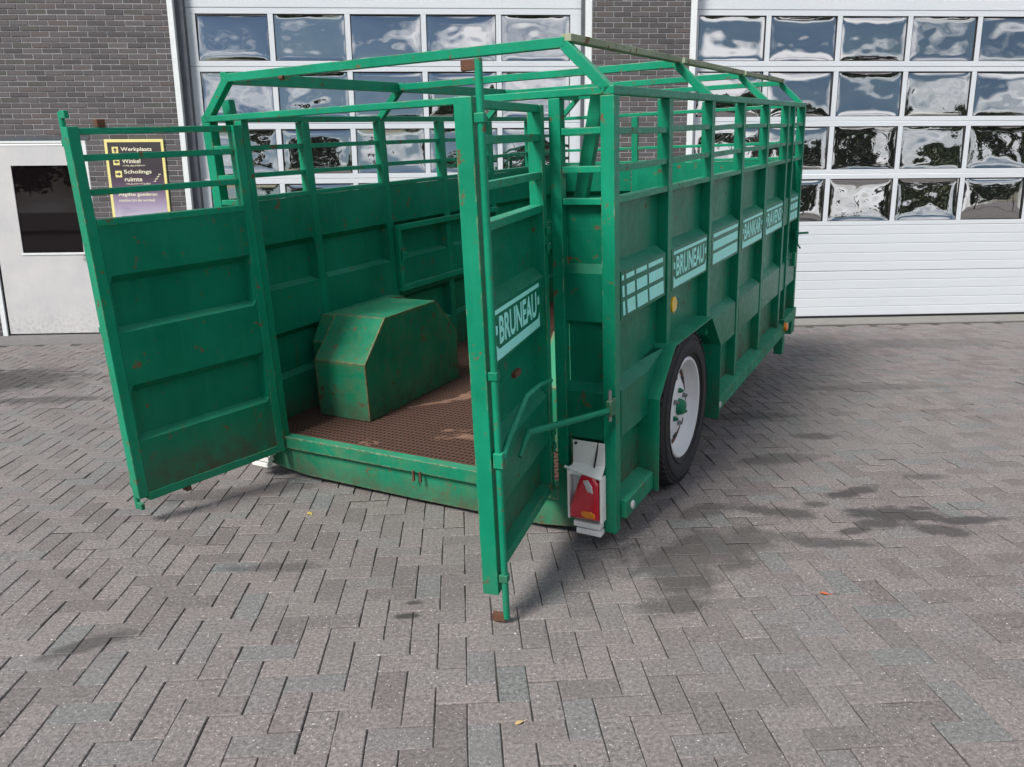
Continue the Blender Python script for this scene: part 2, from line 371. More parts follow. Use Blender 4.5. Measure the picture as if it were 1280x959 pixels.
for i in range(int((PX0-HX)/PW)-1, int((PX1-HX)/PW)+2):
    for j in range(int((PY0-HY)/PW)-1, int((PY1-HY)/PW)+2):
        s = (i + j) % 4
        if s == 0: x, y, k, lx, ly = HX+(i+1)*PW, HY+(j-.5)*PW, 'H', PW*2, PW
        elif s == 2: x, y, k, lx, ly = HX+(i+.5)*PW, HY+j*PW, 'V', PW, PW*2
        else: continue
        if x-lx/2 < PX0 or x+lx/2 > PX1 or y-ly/2 < PY0 or y+ly/2 > PY1 - (.30 if x < -1.5 else 0): continue
        q = project((x, y, 0)); vis = q and -60 < q[0] < 1340 and -60 < q[1] < 1020
        if not vis and abs(x) > y*1.1 + 1.5: continue
        big = 1e9
        if vis and -20 < q[0] < 1300 and q[1] < 985: big = q[2]
        cells.append((big, x, y, k))
cells.sort()
def jig(): return Matrix.Rotation(random.gauss(0, .009), 4, 'Z') @ Matrix.Rotation(random.gauss(0, .006), 4, 'X') @ Matrix.Rotation(random.gauss(0, .006), 4, 'Y')
sv, sf, smi = [], [], []
for n, (b, x, y, k) in enumerate(cells):
    Mx = Matrix.Translation((x + random.gauss(0, .0007), y + random.gauss(0, .0007), random.gauss(0, .0012))) @ jig()
    if n < 300:
        o = bpy.data.objects.new('paver', PVM[k + ('s' if stained_or_shaded(x, y) else '')]); C.objects.link(o); o.parent = pavement; o.matrix_local = Mx
    else:
        v, f = paver_verts(PW*2-.0033, PW-.0033) if k == 'H' else paver_verts(PW-.0033, PW*2-.0033)
        b0 = len(sv); sv += [tuple(Mx @ Vector(p)) for p in v]; sf += [tuple(b0+i for i in q) for q in f[:5]]; smi += [1 if stained_or_shaded(x, y) else 0]*5
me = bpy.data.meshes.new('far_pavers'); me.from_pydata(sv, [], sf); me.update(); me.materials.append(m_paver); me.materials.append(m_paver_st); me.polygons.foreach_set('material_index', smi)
o = bpy.data.objects.new('far_pavers', me); C.objects.link(o); o.parent = pavement; o['kind'] = 'stuff'

# ================================================================== BUILDING
bld = empty('workshop_building', (-4.5, D, 0), 'dark grey brick workshop wall with pale mortar behind the green trailer', 'building')
def wb(name, mat, boxes, parent=bld, bev=0.0):
    mb = MB()
    for b in boxes: mb.box(*b, bev)
    o = mb.build(name, mat, None)
    o.parent = parent
    o.matrix_parent_inverse = Matrix.Translation(-Vector(bld.location)) if parent is bld else Matrix.Identity(4)
    return o
DX0, DX1, DZ = -5.86, -4.54, 2.40        # personnel door opening
WTOP = 5.2
bw1 = wb('brick_wall', m_mortar, [(-9, DX0, D-.007, D+.30, 0, WTOP), (DX1, -3.410, D-.007, D+.30, 0, WTOP), (DX0, DX1, D-.007, D+.30, DZ, WTOP)])
bw2 = wb('brick_wall', m_mortar, [(1.690, 2.918, D-.007, D+.30, 0, WTOP)])
wb('header_wall', m_darksteel, [(-3.34, 1.61, D+.32, D+.5, 4.6, WTOP), (3.0, 9.0, D+.32, D+.5, 4.6, WTOP)])
BL, BH, BP, BC = .2113, .0516, .2213, .0616
bme = {}
def brick_mesh(l):
    l = round(l, 3)
    if l not in bme:
        mb = MB(); mb.box(-l/2, l/2, -.012, .02, -BH/2, BH/2, .0022); bmesh.ops.recalc_face_normals(mb.bm, faces=mb.bm.faces[:])
        me = bpy.data.meshes.new('brick'); mb.bm.to_mesh(me); mb.bm.free(); me.materials.append(m_brick); bme[l] = me
    return bme[l]
def lay(parent, regions, x0, z0, zmax, n_parts):
    items = []
    k = 0; z = z0
    while z < zmax:
        off = (BP/2 if k % 2 else 0)
        for (ra, rb, za, zb) in regions:
            if not (za - .02 <= z and z + BH <= zb + .02): continue
            i = int((ra - x0 - off)/BP) - 2
            while True:
                a = x0 + off + i*BP; b = a + BL; i += 1
                if a > rb: break
                aa, bb = max(a, ra+.004), min(b, rb-.004)
                if bb - aa < .03: continue
                q = project(((aa+bb)/2, D, z + BH/2)); vis = q and -12 < q[0] < 1290 and -6 < q[1] < 965
                items.append((0 if vis else 1, -(bb-aa) if vis else 0, (aa+bb)/2, z + BH/2, bb-aa))
        z += BC; k += 1
    items.sort(key=lambda t: (t[0], round(t[1], 2), -t[3]))
    sv, sf = [], []
    for n, (h, _, x, zc, l) in enumerate(items):
        dy = random.gauss(0, .0012); rot = random.gauss(0, .003)
        if n < n_parts and not h:
            o = bpy.data.objects.new('brick', brick_mesh(l)); C.objects.link(o); o.parent = parent
            o.location = (x, D + .0 + dy, zc); o.rotation_euler = (0, rot, random.gauss(0, .004))
        else:
            b0 = len(sv)
            Mx = Matrix.Translation((x, D + dy, zc)) @ Matrix.Rotation(rot, 4, 'Y'); me = brick_mesh(l)
            sv += [tuple(Mx @ v.co) for v in me.vertices]; sf += [tuple(b0+i for i in p.vertices) for p in me.polygons]
    if sv:
        me = bpy.data.meshes.new('more_bricks'); me.from_pydata(sv, [], sf); me.update(); me.materials.append(m_brick)
        o = bpy.data.objects.new('more_bricks', me); C.objects.link(o); o.parent = parent; o['kind'] = 'stuff'
random.seed(5)
lay(bw1, [(-9, DX0, 0, WTOP), (DX1, -3.410, 0, DZ), (DX0, -3.410, DZ, WTOP)], -9, .006, WTOP-.05, 300)
lay(bw2, [(1.690, 2.918, 0, WTOP)], 1.737-BP, .003, WTOP-.05, 300)
for x0, x1 in ((-3.407, -3.342), (1.617, 1.686), (2.921, 2.998)):
    wb('corner_trim', m_trim, [(x0, x1, D-.012, D+.30, .0, WTOP)], bev=.003)
wb('door_side_frame', m_darksteel, [(-3.339, -3.245, D+.06, D+.30, 0, WTOP)], bev=.003)
wb('door_side_frame', m_darksteel, [(1.572, 1.614, D+.10, D+.30, 0, WTOP)], bev=.003)

# ---- sectional garage doors
def garage(x0, x1, px0, label):
    g = empty('garage_door', ((x0+x1)/2, D+.15, 0), label, 'garage door', 'workshop garage doors')
    yf = D + .15; inv = Matrix.Translation(-Vector(g.location))
    def part(mb, name, mat, parent=g, smooth=False):
        o = mb.build(name, mat, None, smooth); o.parent = parent
        o.matrix_parent_inverse = inv if parent is g else Matrix.Identity(4); return o
    w, mu = .865, .063; cols = [px0 + i*(w+mu) for i in range(5)]
    rows = [(3.334, 3.872, 3.271, 3.937), (2.655, 3.208, 2.597, 3.265), (1.986, 2.530, 1.928, 2.591), (1.312, 1.864, 1.256, 1.922)]
    for (z0, z1, s0, s1) in rows:
        mb = MB()
        xs = [x0] + [v for cx in cols for v in (cx, cx+w)] + [x1]
        mb.box(x0, x1, yf, yf+.04, s0, z0, .002); mb.box(x0, x1, yf, yf+.04, z1, s1, .002)
        for i in range(0, len(xs), 2): mb.box(xs[i], xs[i+1], yf+.001, yf+.039, z0, z1)
        sec = part(mb, 'door_section', m_doorwhite)
        for cx in cols:
            gk = MB()
            gk.box(cx, cx+.008, yf+.006, yf+.03, z0, z1); gk.box(cx+w-.008, cx+w, yf+.006, yf+.03, z0, z1)
            gk.box(cx+.008, cx+w-.008, yf+.006, yf+.03, z0, z0+.008); gk.box(cx+.008, cx+w-.008, yf+.006, yf+.03, z1-.010, z1)
            part(gk, 'pane_gasket', m_gasket, sec)
            # pane: pillowed and rippled acrylic
            nx, nz = 36, 24; a = random.uniform(-1, 1); ph = [random.uniform(0, 50) for _ in range(3)]; tilt = (random.gauss(0, .010), random.gauss(.020, .012))
            bul = random.choice((-1, 1))*random.uniform(.001, .005); bu2 = random.choice((-1, 1))*random.uniform(.002, .006)
            vs = []
            for j in range(nz+1):
                for i in range(nx+1):
                    u = i/nx*2-1; v = j/nz*2-1
                    env = (1-u**4)*(1-v**4)
                    d = bul*(1-u*u)*(1-v*v) + bu2*(1-u**8)*(1-v**8) + env*(.0018*mnoise.noise(Vector((u*1.5+ph[0], v*1.3+ph[1], ph[2]))) + .0007*mnoise.noise(Vector((u*3.6+ph[1], v*3.0+ph[2], ph[0])))) + tilt[0]*u*.43 + tilt[1]*v*.27
                    vs.append((cx + .008 + (w-.016)*i/nx, yf + .024 + d, z0 + .008 + (z1-z0-.018)*j/nz))
            fs = [(j*(nx+1)+i, j*(nx+1)+i+1, (j+1)*(nx+1)+i+1, (j+1)*(nx+1)+i) for j in range(nz) for i in range(nx)]
            me = bpy.data.meshes.new('pane'); me.from_pydata(vs, [], fs); me.update(); me.materials.append(m_glass)
            for p in me.polygons: p.use_smooth = True
            o = bpy.data.objects.new('pane', me); C.objects.link(o); o.parent = sec
    # solid sections with pressed grooves
    for (s0, s1) in ((.644, 1.252), (.030, .640), (3.941, 4.60)):
        mb = MB(); n = 5; pts = []
        h = (s1-s0)/n
        for i in range(n):
            a, b = s0+i*h, s0+(i+1)*h
            pts += [(yf+.006, a+.0005), (yf+.0005, a+.006), (yf, a+.012), (yf, b-.012), (yf+.0005, b-.006), (yf+.006, b-.0005)]
        for (p, q) in zip(pts, pts[1:]): mb.quad((x0, p[0], p[1]), (x1, p[0], p[1]), (x1, q[0], q[1]), (x0, q[0], q[1]))
        mb.box(x0, x1, yf+.012, yf+.04, s0, s1)
        part(mb, 'door_section', m_doorwhite)
    part(MB().box(x0, x1, yf-.004, yf+.036, .007, .029), 'bottom_seal', m_gasket)
    return g
random.seed(21)
garage(-3.262, 1.576, -3.139, 'white sectional garage door with wavy panes, behind the left half of the trailer')
gd = garage(2.93, 8.2, 3.073, 'white sectional garage door right of the brick pier, solid lower panels fully visible')

# ---- personnel door
pd = empty('personnel_door', (-5.2, D, 0), 'worn white workshop door with large dark window at the left edge', 'door')
inv = Matrix.Translation(-Vector(pd.location))
def pdp(name, mat, boxes, bev=.003):
    mb = MB()
    for b in boxes: mb.box(*b, bev)
    o = mb.build(name, mat); o.parent = pd; o.matrix_parent_inverse = inv; return o
pdp('door_frame', m_trim, [(-5.858, -5.800, D-.006, D+.10, 0, 2.365), (-4.600, -4.543, D-.006, D+.10, 0, 2.365), (-5.858, -4.543, D-.008, D+.10, 2.366, 2.398)])
pdp('frame_seal', m_gasket, [(-5.799, -5.775, D+.02, D+.09, 0, 2.365), (-4.655, -4.601, D+.03, D+.09, 0, 2.365)])
leaf = pdp('door_leaf', m_pdoor, [(-5.772, -5.475, D+.014, D+.06, .025, 2.345), (-4.735, -4.657, D+.014, D+.06, .025, 2.345), (-5.475, -4.735, D+.014, D+.06, .025, 1.035), (-5.475, -4.735, D+.014, D+.06, 2.105, 2.345)], .0)
pdp('glazing_bead', m_trim, [(-5.49, -4.72, D+.006, D+.022, 1.018, 1.046), ], .002)
pdp('window_pane', m_dglass, [(-5.475, -4.735, D+.030, D+.036, 1.035, 2.105)], 0)
pdp('door_handle', m_steel, [(-4.72, -4.69, D-.03, D+.012, 1.0, 1.04), (-4.80, -4.69, D-.045, D-.03, 1.012, 1.03)], .004)
pdp('lintel', m_darksteel, [(-5.95, -4.50, D-.014, D+.02, 2.400, 2.44)], .002)

# ---- workshop sign
SX0, SX1, SZ0, SZ1 = -4.310, -3.604, 1.40, 2.405
m_signy = simple('pale_yellow_print', (.80, .72, .28), .4, var=.04)
t = NT('purple_gradient_print'); z = t.xyz(t.coord('World'))[2]; t.col(t.ramp(t.mapr(z, SZ0, SZ1, 0, 1, False), (0.0, (.62, .60, .68)), (.22, (.36, .30, .42)), (.42, (.13, .085, .14)), (.6, (.050, .038, .048)), (1.0, (.055, .050, .050)))); t.rough(.35); m_signp = t.m
sg = MB().box(SX0, SX1, D-.034, D-.014, SZ0, SZ1, .003).build('sign_board', m_signy)
tag(sg, 'purple workshop direction sign with yellow border on the brick wall', 'sign')
face = MB().box(SX0+.034, SX1-.034, D-.036, D-.0345, SZ0+.034, SZ1-.034).build('sign_face', m_signp, sg)
yt = D - .0375
def sf_(u, v): return (SX0 + u, yt, SZ0 + v)
m_cream = simple('cream_print', (.88, .84, .62), .4, var=.03)
def st(s, x, z, w, h, bold=.012, mat=None, name='lettering'):
    ws = s.split(' '); tot = sum(len(q) for q in ws) + .6*(len(ws)-1); p = x
    for q in ws:
        lw = w*len(q)/tot; text_obj(name, q, mat or m_cream, sg, sf_, p, p+lw, z, z+h, bold); p += lw + w*.6/tot
st('Werkplaats', .19, .853, .37, .058); st('Winkel', .19, .722, .22, .052); st('volg de pijlen', .19, .683, .27, .022, .004)
st('Scholings', .20, .585, .33, .060); st('ruimte', .20, .505, .21, .050); st('volg de pijlen op de muur', .205, .466, .30, .020, .004)
st('Afgifte goederen', .10, .318, .47, .052); st('melden in de winkel', .105, .262, .43, .034, .006)
m_lilac = simple('lilac_small_print', (.22, .18, .32), .5)
for i, w in enumerate((.08, .11, .20, .14, .05, .18, .12)): st('openingstijden maandag'[:int(w*100)], .12, .195 - i*.022, w, .010, .0, m_lilac)
def icon(x, z, s, rot):
    o = MB().box(SX0+x, SX0+x+s, yt-.0005, yt+.0015, SZ0+z, SZ0+z+s).build('icon_square', m_signy, sg)
    c = Vector((SX0+x+s/2, yt-.0018, SZ0+z+s/2)); mb = MB()
    A = [(-.12, -.38), (.12, -.38), (.12, .0), (-.12, .0)]; B = [(-.32, .0), (.32, .0), (0, .36)]
    for poly in (A, B):
        pts = []
        for (u, v) in poly:
            uu = u*math.cos(rot)-v*math.sin(rot); vv = u*math.sin(rot)+v*math.cos(rot); pts.append(c + Vector((uu*s, 0, vv*s)))
        mb.quad(*pts)
    mb.build('arrow_mark', m_signp, sg)
icon(.085, .842, .075, 0); icon(.085, .700, .075, R(90)); icon(.095, .555, .078, R(-90))
mb = MB()
for i in range(4): mb.box(SX0+.545+i*.022, SX0+.572+i*.022, yt-.0005, yt+.001, SZ0+.50+i*.028, SZ0+.508+i*.028)
for i in range(3): mb.box(SX0+.568+i*.022, SX0+.5715+i*.022, yt-.0012, yt+.0005, SZ0+.5082+i*.028, SZ0+.5278+i*.028)
mb.build('stair_icon', m_cream, sg)
MB().lathe([(0, 0), (0, .030)], (SX0+.58, yt, SZ0+.10), (0, -1, 0), 18).build('round_mark', m_signy, sg)

# ================================================================== TRAILER
TO = Vector((0.7128257, 3.51712894, 0.07187964)); TA = Vector((0.53427406, 0.84170974, 0.07794826)); TB = Vector((-0.84447814, 0.5355665, 0.00501906)); TC = Vector((-0.03752188, -0.06850716, 0.99694477))
tr = empty('livestock_trailer', (0, 0, 0), 'green steel livestock trailer with both rear doors open and open roof bars', 'trailer')
Mt = Matrix.Identity(4)
for i in range(3): Mt[i][0] = -TB[i]; Mt[i][1] = TA[i]; Mt[i][2] = TC[i]; Mt[i][3] = TO[i]
tr.matrix_world = Mt
W, HP, HR, BR, LF = 2.411, 2.022, 2.2236, .2145, 4.57
def L(p): a, b, c = p; return (-b, a, c)            # (length, leftward, up) -> trailer coordinates
def T(): return MB(L)
def F_right(p): s, n, c = p; return (n, s, c)                       # outward = right
def F_left(p): s, n, c = p; return (-(W+n), s, c)
def F_rear(p): s, n, c = p; return (-s, -n, c)
def F_front(p): s, n, c = p; return (-s, LF+n, c)
PROF = [(1.545, 0), (1.285, 0), (1.246, 1), (1.029, 1), (1.006, 0), (.735, 0), (.693, 1), (.465, 1), (.442, 0)]
def sheet(F, s0, s1, zb, name='side_panel', parent=tr, mat=None, back=-.058, front=-.004, prof=PROF, zt=1.545, cut=None):
    e0, e1 = (.006, .024) if s1-s0 > .3 else (.003, .012)
    st_ = [(s0, 0), (s0+e0, 0), (s0+e1, 1), (s1-e1, 1), (s1-e0, 0), (s1, 0)] if s1-s0 > .12 else [(s0, 0), (s1, 0)]
    if s1-s0 < .3 and name == 'corner_panel': st_ = [(s0, 1), (s1, 1)]
    if cut: st_ = sorted(st_ + [(q, 1) for q in cut[1] if s0+e1 < q < s1-e1])
    zc = cut[0] if cut else (lambda s: -9)
    pr = [(min(z, zt), k) for z, k in prof if z > zb + .01] + [(zb, 0)]
    mb = MB(F); g = []
    for off in (0, -.003):
        g.append([[mb.P((s, back + off + (front-back)*k*kk, max(z, zc(s)))) for (z, k) in pr] for (s, kk) in st_])
    for q in g:
        for i in range(len(st_)-1):
            for j in range(len(pr)-1): mb.bm.faces.new((q[i][j], q[i+1][j], q[i+1][j+1], q[i][j+1]))
    for i in range(len(st_)-1):
        for j in (0, len(pr)-1): mb.bm.faces.new((g[0][i][j], g[0][i+1][j], g[1][i+1][j], g[1][i][j]))
    for j in range(len(pr)-1):
        for i in (0, len(st_)-1): mb.bm.faces.new((g[0][i][j], g[0][i][j+1], g[1][i][j+1], g[1][i][j]))
    bmesh.ops.remove_doubles(mb.bm, verts=mb.bm.verts[:], dist=.0005)
    return mb.build(name, mat or m_green_sheet, parent)
POSTS = [.755, 1.53, 2.295, 3.05, 3.82]
bays = [(.06, .725)] + [(POSTS[i]+.03, POSTS[i+1]-.03) for i in range(4)]
AR0, AR1 = .45, 1.655
def arch_z(s):
    pts = [(AR0+.001, -9), (AR0+.0011, .53), (.705, .755), (1.42, .755), (AR1-.0011, .53), (AR1-.001, -9)]
    if s <= pts[0][0] or s >= pts[-1][0]: return -9
    for (x0, y0), (x1, y1) in zip(pts, pts[1:]):
        if x0 <= s <= x1: return y0 + (y1-y0)*(s-x0)/max(1e-6, x1-x0)
def arch_zl(s):
    q = .462**2 - (s-1.065)**2
    return .303 + math.sqrt(q) if q > 0 else -9
ARCHL = (arch_zl, [.602] + [.6035 + i*.04615 for i in range(21)] + [1.529])
ARCH = (arch_z, [AR0, AR0+.0015, .705, 1.42, AR1-.0015, AR1])
# --- sides
for side, F in (('r', F_right), ('l', F_left)):
    MB(F).box(0, .06, -.062, 0, 0, 1.985, .003).build('corner_post', m_green_rail, tr)
    for p in POSTS:
        MB(F).box(p-.03, p+.03, -.062, 0, (.06 if p > 1.7 else (.755 if p < 1 else (.63 if side == 'r' else .56))), 1.985, .003).build('side_post', m_green, tr)
    MB(F).box(0, LF, -.05, 0, 1.986, 2.022, .004).build('top_rail', m_green_rail, tr)
    for z in (1.858, 1.704):
        for (a, b) in bays + [(3.85, 4.02)]:
            j0, j1 = random.gauss(0, .003), random.gauss(0, .003); MB(F).hull8([(s_, n_, z + d_ + (j0 if s_ == a else j1)) for s_ in (a, b) for n_ in (-.042, -.008) for d_ in (-.028, 0)], .003).build('side_rail', m_green_rail, tr)
    pans = []
    for k, (a, b) in enumerate(bays + [(3.85, 4.02)]):
        MB(F).box(a, b, -.064, -.004, 1.546, 1.572, .003).build('side_rail', m_green_rail, tr)
        pans.append(sheet(F, a, b, .165, cut=(ARCH if side == 'r' else ARCHL) if k < 3 else None))
    # lower rail, before and after the wheel arch
    for (a, b) in ((.06, AR0-.002), (AR1+.002, 4.02)):
        MB(F).hull8([(s, n, c) for s in (a, b) for (n, c0, c1) in ((-.064, .06, .168), (.030, .06, .150)) for c in (c0, c1)], .003).build('lower_rail', m_green_rail, tr)
    # front section
    MB(F).box(4.02, 4.06, -.064, .006, -.10, 1.985, .003).build('front_post', m_green, tr)
    MB(F).box(LF-.055, LF, -.064, .004, .1, 1.985, .003).build('front_post', m_green, tr)
    for z in (1.858, 1.704, 1.572):
        MB(F).box(4.062, LF-.057, -.042, -.004, z-.028, z, .003).build('side_rail', m_green_rail, tr)
    pans.append(sheet(F, 4.062, LF-.057, .165))
    MB(F).prism([(4.0, .10), (LF+.03, .10), (LF+.03, .17), (4.0, .17)], 0, 1) if False else None
    mb = MB(F); mb.box(4.0, LF+.02, -.06, .02, .10, .19, .003); mb.box(4.0, 4.09, -.06, .016, -.13, .10, .003); mb.box(4.42, LF+.0, -.06, .016, -.04, .10, .003); mb.box(4.09, 4.42, -.055, -.045, -.10, .10)
    mb.build('front_bracket', m_green_rail, tr)
    mb = MB(F); mb.tube([(4.50, -.02, .89), (4.50, .10, .90)], .010, 8); mb.tube([(4.44, .012, .95), (4.44, .02, .80), (4.48, .04, .76)], .008, 8); mb.box(4.42, 4.52, .0, .014, .86, .93, .002)
    mb.build('bolt_latch', m_green, tr)
    MB(F).box(4.30, 4.36, .0, .03, .62, .74, .003).build('hinge_block', m_green, tr)
    # wheel arch flange: flat strip around the opening plus the box inside
    outer = [(AR0, .045), (AR0, .545), (.705, .768), (1.42, .768), (AR1, .545), (AR1, .045)]
    inner = [(AR0+.009, .045), (AR0+.009, .541), (.709, .759), (1.416, .759), (AR1-.009, .541), (AR1-.009, .045)]
    mb = MB(F); nb = -.10 if side == 'r' else -.002
    for i in range(5):
        o0, o1, i0, i1 = outer[i], outer[i+1], inner[i], inner[i+1]
        mb.hull8([(o0[0], nb, o0[1]), (o0[0], .056, o0[1]), (i0[0], nb, i0[1]), (i0[0], .056, i0[1]), (o1[0], nb, o1[1]), (o1[0], .056, o1[1]), (i1[0], nb, i1[1]), (i1[0], .056, i1[1])])
    mb.build('wheel_arch', m_green, tr)
    # inner wheel box
    poly = [(.415, .192), (.415, .555), (.650, .800), (1.215, .800), (1.452, .545), (1.452, .192)]
    mb = MB(F); n = len(poly)
    A = [mb.P((x, -.222, z)) for x, z in poly]; B = [mb.P((x, -.624, z)) for x, z in poly]
    for i in range(n-1): mb.bm.faces.new((A[i], A[i+1], B[i+1], B[i]))
    mb.bm.faces.new(B)
    pol2 = [(.585, .192), (.585, .62), (.70, .775), (1.40, .775), (1.55, .62), (1.55, .192)] if side == 'l' else [(.445, .192), (.445, .55), (.70, .775), (1.425, .775), (1.66, .55), (1.66, .192)]
    A2 = [mb.P((x, -.066, z)) for x, z in pol2]; B2 = [mb.P((x, -.2225, z)) for x, z in pol2]
    for i in range(n-1): mb.bm.faces.new((A2[i], A2[i+1], B2[i+1], B2[i]))
    A3 = [mb.P((x, -.222, z)) for x, z in poly]; B3 = [mb.P((x, -.2221, z)) for x, z in pol2]
    for i in range(n-1): mb.bm.faces.new((A3[i], A3[i+1], B3[i+1], B3[i]))
    mb.build('wheel_box', m_green_box, tr, recalc=False)
    # reflectors
    for a, c, r_, mt in ((.13, .105, .022, m_clear), (1.76, .105, .022, m_clear)):
        MB(F).lathe([(0, r_), (.006, r_), (.010, r_*.7), (.010, 0)], (a, .031, c), (0, 1, 0), 20).build('round_reflector', mt, tr)
    MB(F).lathe([(-.058, .012), (-.016, .012), (-.016, .044), (-.006, .044), (-.002, .036), (-.002, 0)], (.870, 0, .945), (0, 1, 0), 24).build('round_reflector', m_yellow, tr)['label'] = 'yellow round reflector above the wheel arch'
    MB(F).lathe([(.0, .020), (.0, .040), (.02, .038), (.03, .024), (.032, 0)], (3.97, .03, .135), (0, 1, 0), 20).build('marker_lamp', m_amber, tr)['label'] = 'small amber marker lamp near the front'
    # decals on the rib
    if side == 'r': RP = pans
    fz = -.0025
    def f_side(u, v, F=F): return F((u, fz, v))
    if side == 'r':
        rows = ((1.207, 1.230), (1.130, 1.182), (1.045, 1.110))
        for (c0, c1) in rows:
            for (s0, s1) in ((.085, .112), (.140, .245), (.270, .415), (.440, .655)):
                sl = (1.23-c0)*.12
                MB(F).quad((s0+sl, fz, c0), (s1+sl, fz, c0), (s1+sl*.6, fz, c1), (s0+sl*.6, fz, c1)).build('sticker_dash', m_mint, pans[0])
        def panel_sticker(pan, fmap, s0, s1, txt):
            w = s1-s0
            def q(*pts, nm): 
                me = bpy.data.meshes.new(nm); me.from_pydata([fmap(*p) for p in pts], [], [tuple(range(len(pts)))]); me.materials.append(m_mint)
                o = bpy.data.objects.new(nm, me); C.objects.link(o); o.parent = pan
            q((s0, 1.214), (s1, 1.214), (s1, 1.232), (s0, 1.232), nm='sticker_stripe')
            q((s0, 1.040), (s1, 1.040), (s1, 1.105), (s1-.03*w, 1.088), (s1-.05*w, 1.080), (s0+.06*w, 1.080), (s0+.03*w, 1.092), (s0, 1.105), nm='sticker_stripe')
            q((s0, 1.140), (s0+.045*w, 1.137), (s0+.045*w, 1.170), (s0, 1.178), nm='sticker_tab')
            q((s1-.045*w, 1.137), (s1, 1.140), (s1, 1.178), (s1-.045*w, 1.170), nm='sticker_tab')
            text_obj('lettering', txt, m_mint, pan, fmap, s0+.075*w, s1-.075*w, 1.094, 1.202, .032)
        panel_sticker(pans[1], f_side, .835, 1.455, 'BRUNEAU')
        for (c0, c1) in rows: MB(F).quad((1.61, fz, c0), (2.22, fz, c0), (2.22, fz, c1), (1.61, fz, c1)).build('sticker_stripe', m_mint, pans[2])
        panel_sticker(pans[3], f_side, 2.37, 2.985, 'BANKAR')
        panel_sticker(pans[4], f_side, 3.125, 3.755, 'RAVENS')
        for (c0, c1) in rows:
            for (s0, s1) in ((4.12, 4.20), (4.215, 4.32), (4.335, 4.45)): MB(F).quad((s0, fz, c0), (s1, fz, c0), (s1, fz, c1), (s0, fz, c1)).build('sticker_dash', m_mint, pans[6])

# --- roof frame
for a, mt in ((.022, m_green_rail), (1.55, m_green_rail), (3.06, m_green_rail), (LF-.025, m_green_rail)):
    T().beam((a, .0+.030, 2.005), (a, BR+.01, HR-.030), .044, .044, (1, 0, 0), .003).build('roof_strut', mt, tr)
    T().beam((a, W-.030, 2.005), (a, W-BR-.01, HR-.030), .044, .044, (1, 0, 0), .003).build('roof_strut', mt, tr)
    T().beam((a, BR+.004, HR-.022), (a, W-BR-.004, HR-.022), .044, .042, (0, 0, 1), .003).build('roof_bar', mt, tr)
for b, mt in ((BR-.024, m_faded), (W-BR+.024, m_green_rail)):
    for a0, a1 in ((.046, 1.526), (1.574, 3.036), (3.084, LF-.049)):
        T().beam((a0-.042 if a0 < .1 else a0, b+.02*(1 if b < 1 else -1), HR-.006 - (0 if b < 1 else .016)), (a1, b+.02*(1 if b < 1 else -1), HR-.006 - (0 if b < 1 else .016)), .046, .030 if b < 1 else .062, (0, 0, 1), .003).build('ridge_beam', mt, tr)
T().box(0.0, .05, .051, W-.051, 1.988, 2.020, .004).build('rear_rail', m_green_rail, tr)
T().box(LF-.05, LF-.002, .051, W-.051, 1.988, 2.020, .004).build('front_rail', m_green_rail, tr)
# small rust lumps, clips on the rear roof bar
T().lathe([(-.012, 0), (-.012, .012), (.012, .012), (.012, 0)], (-.006, 1.78, HR-.05), (0, 1, 0), 10).build('chain_clip', m_rust, tr)
# --- front wall
for b in (.83, 1.58): MB(F_front).box(b-.03, b+.03, -.05, 0, .1, 1.985, .003).build('front_post', m_green, tr)
for (b0, b1) in ((.055, .798), (.862, 1.548), (1.612, W-.055)):
    sheet(F_front, b0, b1, .165, 'front_panel')
    for z in (1.572, 1.704, 1.858): MB(F_front).box(b0, b1, -.042, -.008, z-.026, z, .003).build('front_cross_rail', m_green_rail, tr)
# --- floor, sill, chassis
mb = T(); mb.box(.064, .412, .066, W-.066, .150, .188); mb.box(.412, 1.456, .612, W-.612, .150, .188); mb.box(.412, .590, W-.612, W-.066, .150, .188); mb.box(1.456, LF-.066, .066, W-.066, .150, .188); mb.build('floor', m_floor, tr)
T().box(0.0, .062, .300, W-.300, .122, .196, .004).build('rear_sill', m_sill, tr)
mb = T(); pl = [(.06, .0), (.42, -.046), (1.2, -.052), (W-.42, -.046), (W-.06, -.0), (W-.06, .120), (.06, .120)]
A = [mb.P((.030, b, c)) for b, c in pl]; B = [mb.P((.036, b, c)) for b, c in pl]
mb.bm.faces.new(A); mb.bm.faces.new(B[::-1])
for i in range(len(pl)): mb.bm.faces.new((A[i], A[(i+1) % len(pl)], B[(i+1) % len(pl)], B[i]))
mb.build('rear_skirt', m_sill, tr)
for b in (1.12, 1.165): T().box(-.012, 0.0, b, b+.012, .075, .135, .001).build('latch_lug', m_rust, tr)
for b in (.55, W-.55): T().box(.05, LF, b-.03, b+.03, .04, .149).build('chassis_beam', m_green, tr)
T().beam((LF-.1, .55, .08), (LF+1.45, W/2-.03, .02), .07, .10).build('drawbar', m_green, tr)
T().beam((LF-.1, W-.55, .08), (LF+1.45, W/2+.03, .02), .07, .10).build('drawbar', m_green, tr)
T().tube([(LF+1.2, W/2, -.50), (LF+1.2, W/2, .45)], .035, 12).build('jack_leg', m_steel, tr)
T().box(LF+1.1, LF+1.3, W/2-.1, W/2+.1, -.515, -.50).build('jack_foot', m_steel, tr)
